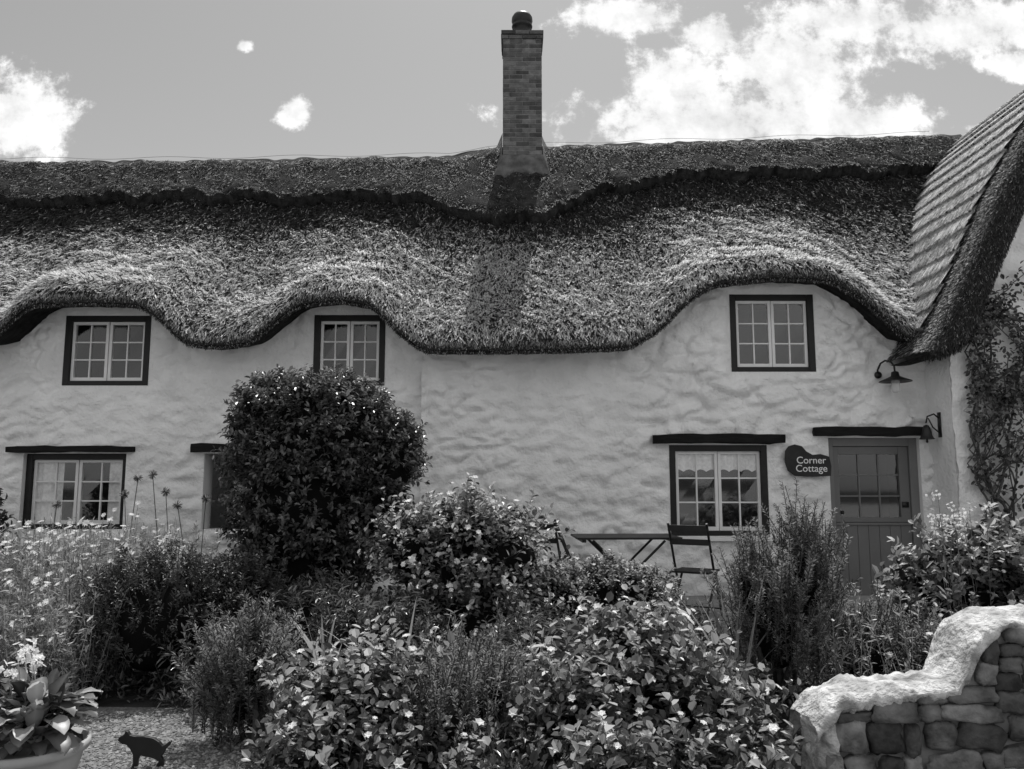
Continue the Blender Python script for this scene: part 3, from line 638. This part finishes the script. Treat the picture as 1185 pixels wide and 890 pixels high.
def blades(name,c,n,L,W,mat,spread=.6):
    V=[];F=[];T_=[]
    for i in range(n):
        az=random.uniform(0,2*math.pi); ti=random.uniform(.1,spread); l=L*random.uniform(.6,1.1); p=Vector((c[0]+random.uniform(-.07,.07),c[1]+random.uniform(-.07,.07),c[2])); d=Vector((math.cos(az)*ti,math.sin(az)*ti,1)).normalized()
        sd=d.cross(Vector((math.cos(az),math.sin(az),0.01))).normalized(); b=len(V); tt=random.random()
        for k in range(7):
            q=k/6; w=W*(1-q**2.2)*.5+.001; V+= [p-sd*w,p+sd*w]; T_+=[tt,tt]; p=p+d*l/6; d=(d+Vector((math.cos(az)*.12*ti*3,math.sin(az)*.12*ti*3,-.10*ti*3))*.6).normalized()
        F+=[(b+2*k,b+2*k+1,b+2*k+3,b+2*k+2) for k in range(6)]
    return mesh(name,V,F,mat,None,T_,True)
blades('iris_clump',(1.42,-4.6,0),18,.9,.035,M_leafD,.5)
blades('iris_clump',(-1.2,-4.6,0),22,.8,.03,M_leafD,.9)
blades('iris_clump',(-.75,-4.7,0),16,.75,.03,M_leafB,.9)
blades('iris_clump',(1.0,-3.2,0),20,.6,.02,M_leafB,.8)
Cl=empty('climbing_rose'); a=Acc(); nodes=[]
def grow(p,d,l,r,dep):
    pts=[p]; 
    for k in range(int(l/.12)):
        d=(d+Vector((random.gauss(0,.2),0,random.gauss(0,.12)+.03))).normalized(); p=p+d*.12; p.y=-.70+random.uniform(-.03,.03)
        if p.x<5.35: d.x=abs(d.x)
        if p.z>min(4.1,gt(p.x)-.15): break
        pts.append(p.copy()); nodes.append((p.copy(),p.z))
        if dep<3 and random.random()<.22: grow(p.copy(),(d+Vector((random.choice([-1,1])*random.uniform(.4,1.1),0,.1))).normalized(),l*.45,r*.6,dep+1)
    if len(pts)>1: a.tube(pts,[r*(1-.6*i/len(pts)) for i in range(len(pts))],6)
for x_,h_ in [(5.65,3.6),(5.85,3.9),(6.2,3.8),(6.6,3.4)]: grow(Vector((x_,-.7,0)),Vector((random.uniform(-.1,.1),0,1)),h_,.022,0)
a.out('stems',M_stem,Cl,True)
P=[]
for p,z_ in nodes:
    k=10 if (z_>2.4) else (3 if z_>1.0 else 8)
    if random.random()<.35: k=int(k*.2)
    for _ in range(k): P.append((p.x+random.gauss(0,.08),p.y-abs(random.gauss(0,.05)),p.z+random.gauss(0,.08)))
P=np.array(P); P=P[(P[:,0]>5.28)]; n=len(P); leafobj('leaves',P,norm(rdir(n)+np.array([0,-.4,-.2])),norm(rdir(n)*.6+np.array([0,-.7,.6])),rng.uniform(.04,.08,n),rng.uniform(.03,.05,n),rng.random(n),M_leafA,Cl)
# potted plant
Pt=empty('potted_primrose'); px_,py_=-2.30,-6.0
a=Acc(); a.lathe([(.17,0),(.185,.02),(.235,.2),(.245,.23),(.265,.235),(.268,.27),(.25,.275),(.235,.25),(.0,.245)],(px_,py_,.004),32); a.out('pot',M_terra,Pt,True)
n=260; th=rng.uniform(0,2*math.pi,n); el=rng.uniform(-.1,1.4,n); hh=rng.uniform(0,1,n)
D=np.stack([np.cos(th)*np.cos(el),np.sin(th)*np.cos(el),np.sin(el)],-1)
P=np.stack([px_+np.cos(th)*.17*hh,py_+np.sin(th)*.17*hh,.27+.22*rng.random(n)],-1)
V=[];F=[];T_=[]
for i in range(n):
    d=Vector(D[i]); up_=Vector((0,0,1)); sd=d.cross(up_).normalized() if abs(d.z)<.98 else Vector((1,0,0)); p=Vector(P[i]); l=random.uniform(.09,.17); wv=l*random.uniform(.45,.65); b=len(V); tt=random.random()
    for k in range(8):
        q=k/7; w=wv*.5*math.sin(math.pi*min(1,q*.93+.07))**.6*(1 if k<7 else .2); nn=sd.cross(d); wob=random.uniform(-.008,.008)
        V+=[p-sd*w+nn*(w*.35+wob),p,p+sd*w+nn*(w*.35-wob)]; T_+=[tt,min(1,tt+.25),tt]; p=p+d*l/7; d=(d+Vector((0,0,-.16))).normalized()
    for k in range(7): F+=[(b+3*k,b+3*k+1,b+3*k+4,b+3*k+3),(b+3*k+1,b+3*k+2,b+3*k+5,b+3*k+4)]
mesh('leaves',V,F,M_leafB,Pt,T_,True)
A=np.array([(px_+random.uniform(-.1,.1),py_+random.uniform(-.1,.1),.4) for _ in range(9)]); Bm=A+np.stack([rng.normal(-.03,.08,9),rng.normal(0,.08,9),rng.uniform(.2,.36,9)],-1)
ribbons('flower_stems',A,Bm,.008,M_leafD,Pt); PP=np.repeat(Bm,6,0)+rng.normal(0,.02,(54,3)); blossoms(PP,rdir(54),.02,Pt,5)
Dg=[(-.135,.128),(-.13,.142),(-.112,.150),(-.103,.158),(-.098,.176),(-.085,.168),(-.075,.152),(-.045,.146),(0,.146),(.045,.138),(.075,.120),(.092,.10),(.105,.105),(.128,.125),(.135,.122),(.125,.10),(.108,.085),(.10,.065),(.088,.05),(.10,.03),(.10,.012),(.10,0),(.065,0),(.068,.012),(.078,.025),(.055,.038),(.035,.045),(.0,.05),(-.02,.055),(-.028,.03),(-.03,0),(-.06,0),(-.052,.015),(-.055,.06),(-.072,.088),(-.09,.105),(-.115,.112)]
Dg=Dg[::-1]; n=len(Dg); a=Acc(); dx_,dy_=-1.95,-5.53; sc_=1.05
a.add([(dx_+p[0]*sc_,dy_-.012,.012+p[1]*sc_) for p in Dg]+[(dx_+p[0]*sc_,dy_+.012,.012+p[1]*sc_) for p in Dg],[tuple(range(n))[::-1],tuple(range(n,2*n))]+[(i,(i+1)%n,(i+1)%n+n,i+n) for i in range(n)])
a.out('dog_silhouette_ornament',M_metal,None,bevel=.003)

# ------------------------------------------------------------ bistro furniture
def chair(loc,rot):
    C=empty('folding_bistro_chair'); M=Matrix.Translation(loc)@Matrix.Rotation(rot,4,'Z'); a=Acc()
    for sx in (-1,1):
        a.tube([(sx*.2,-.24,0),(sx*.2,.0,.46),(sx*.2,.20,.95)],.013,7,M=M); a.tube([(sx*.18,.24,0),(sx*.18,-.16,.46)],.013,7,M=M)
    a.tube([(-.2,-.2,.08),(.2,-.2,.08)],.008,6,M=M); a.tube([(-.18,.2,.08),(.18,.2,.08)],.008,6,M=M)
    for k in range(6): a.box(-.2,.2,-.2+k*.068,-.2+k*.068+.052,.455,.475,M=M)
    for z_,y_ in ((.76,.125),(.90,.18)): a.box(-.21,.21,y_-.008,y_+.008,z_-.03,z_+.03,M=M)
    a.out('chair_frame',M_metal,C,bevel=.002)
def table(loc,rot):
    C=empty('folding_bistro_table'); M=Matrix.Translation(loc)@Matrix.Rotation(rot,4,'Z'); a=Acc()
    for k in range(8): a.box(-.55,.55,-.34+k*.086,-.34+k*.086+.07,.765,.787,M=M)
    a.box(-.5,-.46,-.33,.33,.735,.763,M=M); a.box(.46,.5,-.33,.33,.735,.763,M=M)
    for y_ in (-.28,.28):
        a.tube([(-.4,y_,0),(.38,y_,.75)],.014,7,M=M); a.tube([(.4,y_+.02,0),(-.38,y_+.02,.75)],.014,7,M=M)
    a.tube([(-.38,-.28,.03),(-.38,.28,.03)],.01,6,M=M); a.tube([(.38,-.28,.03),(.38,.28,.03)],.01,6,M=M)
    a.out('table_frame',M_metal,C,bevel=.002)
table((1.22,-1.15,.15),.04); chair((1.86,-1.65,.15),2.6); chair((.66,-1.15,.15),1.5); chair((.34,-1.35,.15),2.7)

# ------------------------------------------------------------ sky, sun, camera
el,az=math.radians(65),math.radians(10)
w=bpy.data.worlds.new('World'); scn.world=w; w.use_nodes=True; nt=w.node_tree; N=nt.nodes; L=nt.links
bgd=N['Background']; sky=N.new('ShaderNodeTexSky'); sky.sky_type='NISHITA'; sky.sun_disc=False; sky.sun_elevation=el; sky.sun_rotation=az
bw=N.new('ShaderNodeRGBToBW'); L.new(sky.outputs[0],bw.inputs[0])
tc=N.new('ShaderNodeTexCoord'); sp=N.new('ShaderNodeSeparateXYZ'); L.new(tc.outputs['Generated'],sp.inputs[0])
def MT(op,a_,b_=None,c_=None,clamp=False):
    m=N.new('ShaderNodeMath'); m.operation=op; m.use_clamp=clamp
    for i,v in enumerate((a_,b_,c_)):
        if v is None: continue
        if isinstance(v,(int,float)): m.inputs[i].default_value=v
        else: L.new(v,m.inputs[i])
    return m.outputs[0]
ym=MT('MAXIMUM',sp.outputs['Y'],.05); A_=MT('DIVIDE',sp.outputs['X'],ym); B_=MT('DIVIDE',sp.outputs['Z'],ym)
cl=[(.28,.465,.21,.06),(.215,.515,.065,.06),(.37,.54,.10,.085),(.45,.47,.09,.04),(.16,.615,.09,.028),(.27,.59,.06,.03),(.46,.61,.14,.035),(.60,.60,.14,.045),(.665,.55,.05,.02),(-.66,.475,.09,.06),(-.285,.483,.022,.02),(-.355,.575,.012,.008),(.62,.46,.04,.008)]
m=None
for (a0,b0,ra,rb) in cl:
    u=MT('DIVIDE',MT('SUBTRACT',A_,a0),ra); v=MT('DIVIDE',MT('SUBTRACT',B_,b0),rb)
    d=MT('SUBTRACT',1.0,MT('SQRT',MT('ADD',MT('MULTIPLY',u,u),MT('MULTIPLY',v,v))))
    m=d if m is None else MT('MAXIMUM',m,d)
cb=N.new('ShaderNodeCombineXYZ'); L.new(A_,cb.inputs[0]); L.new(B_,cb.inputs[1])
nz=N.new('ShaderNodeTexNoise'); nz.inputs['Scale'].default_value=14; nz.inputs['Detail'].default_value=8; nz.inputs['Roughness'].default_value=.66; L.new(cb.outputs[0],nz.inputs['Vector'])
mm=MT('ADD',MT('MAXIMUM',m,-1.1),MT('MULTIPLY',MT('SUBTRACT',nz.outputs[0],.5),4.0))
ms=N.new('ShaderNodeMapRange'); ms.interpolation_type='SMOOTHSTEP'; ms.inputs[1].default_value=-.2; ms.inputs[2].default_value=.45; L.new(mm,ms.inputs[0])
front=MT('GREATER_THAN',sp.outputs['Y'],.3); mask=MT('MULTIPLY',ms.outputs[0],front)
nb=N.new('ShaderNodeTexNoise'); nb.inputs['Scale'].default_value=2.2; nb.inputs['Detail'].default_value=3; L.new(tc.outputs['Generated'],nb.inputs['Vector'])
mb=N.new('ShaderNodeMapRange'); mb.interpolation_type='SMOOTHSTEP'; mb.inputs[1].default_value=.38; mb.inputs[2].default_value=.62; L.new(nb.outputs[0],mb.inputs[0])
yb=N.new('ShaderNodeMapRange'); yb.inputs[1].default_value=.45; yb.inputs[2].default_value=.1; L.new(sp.outputs['Y'],yb.inputs[0])
maskb=MT('MULTIPLY',mb.outputs[0],yb.outputs[0]); mask=MT('MAXIMUM',mask,maskb)  # bright clouds behind the camera, added to light the shaded front wall
SK=.13
cv=MT('ADD',MT('MULTIPLY',nz.outputs[0],1.25/SK),.30/SK)
mix=MT('ADD',MT('MULTIPLY',bw.outputs[0],MT('SUBTRACT',1.0,mask)),MT('MULTIPLY',cv,mask))
L.new(mix,bgd.inputs['Color']); bgd.inputs['Strength'].default_value=SK
sd=bpy.data.lights.new('sun','SUN'); sd.energy=5; sd.angle=math.radians(.5); sd.color=(1,.995,.985)
so_=bpy.data.objects.new('sun',sd); scn.collection.objects.link(so_)
Sv=Vector((math.sin(az)*math.cos(el),math.cos(az)*math.cos(el),math.sin(el))); so_.rotation_euler=Sv.to_track_quat('Z','Y').to_euler()
cd=bpy.data.cameras.new('camera'); cd.lens=28.25; cd.sensor_width=36; cd.clip_end=2000; cd.clip_start=.05
co=bpy.data.objects.new('camera',cd); scn.collection.objects.link(co); co.location=(0,-10,1.5); co.rotation_euler=(math.radians(97),0,0); scn.camera=co
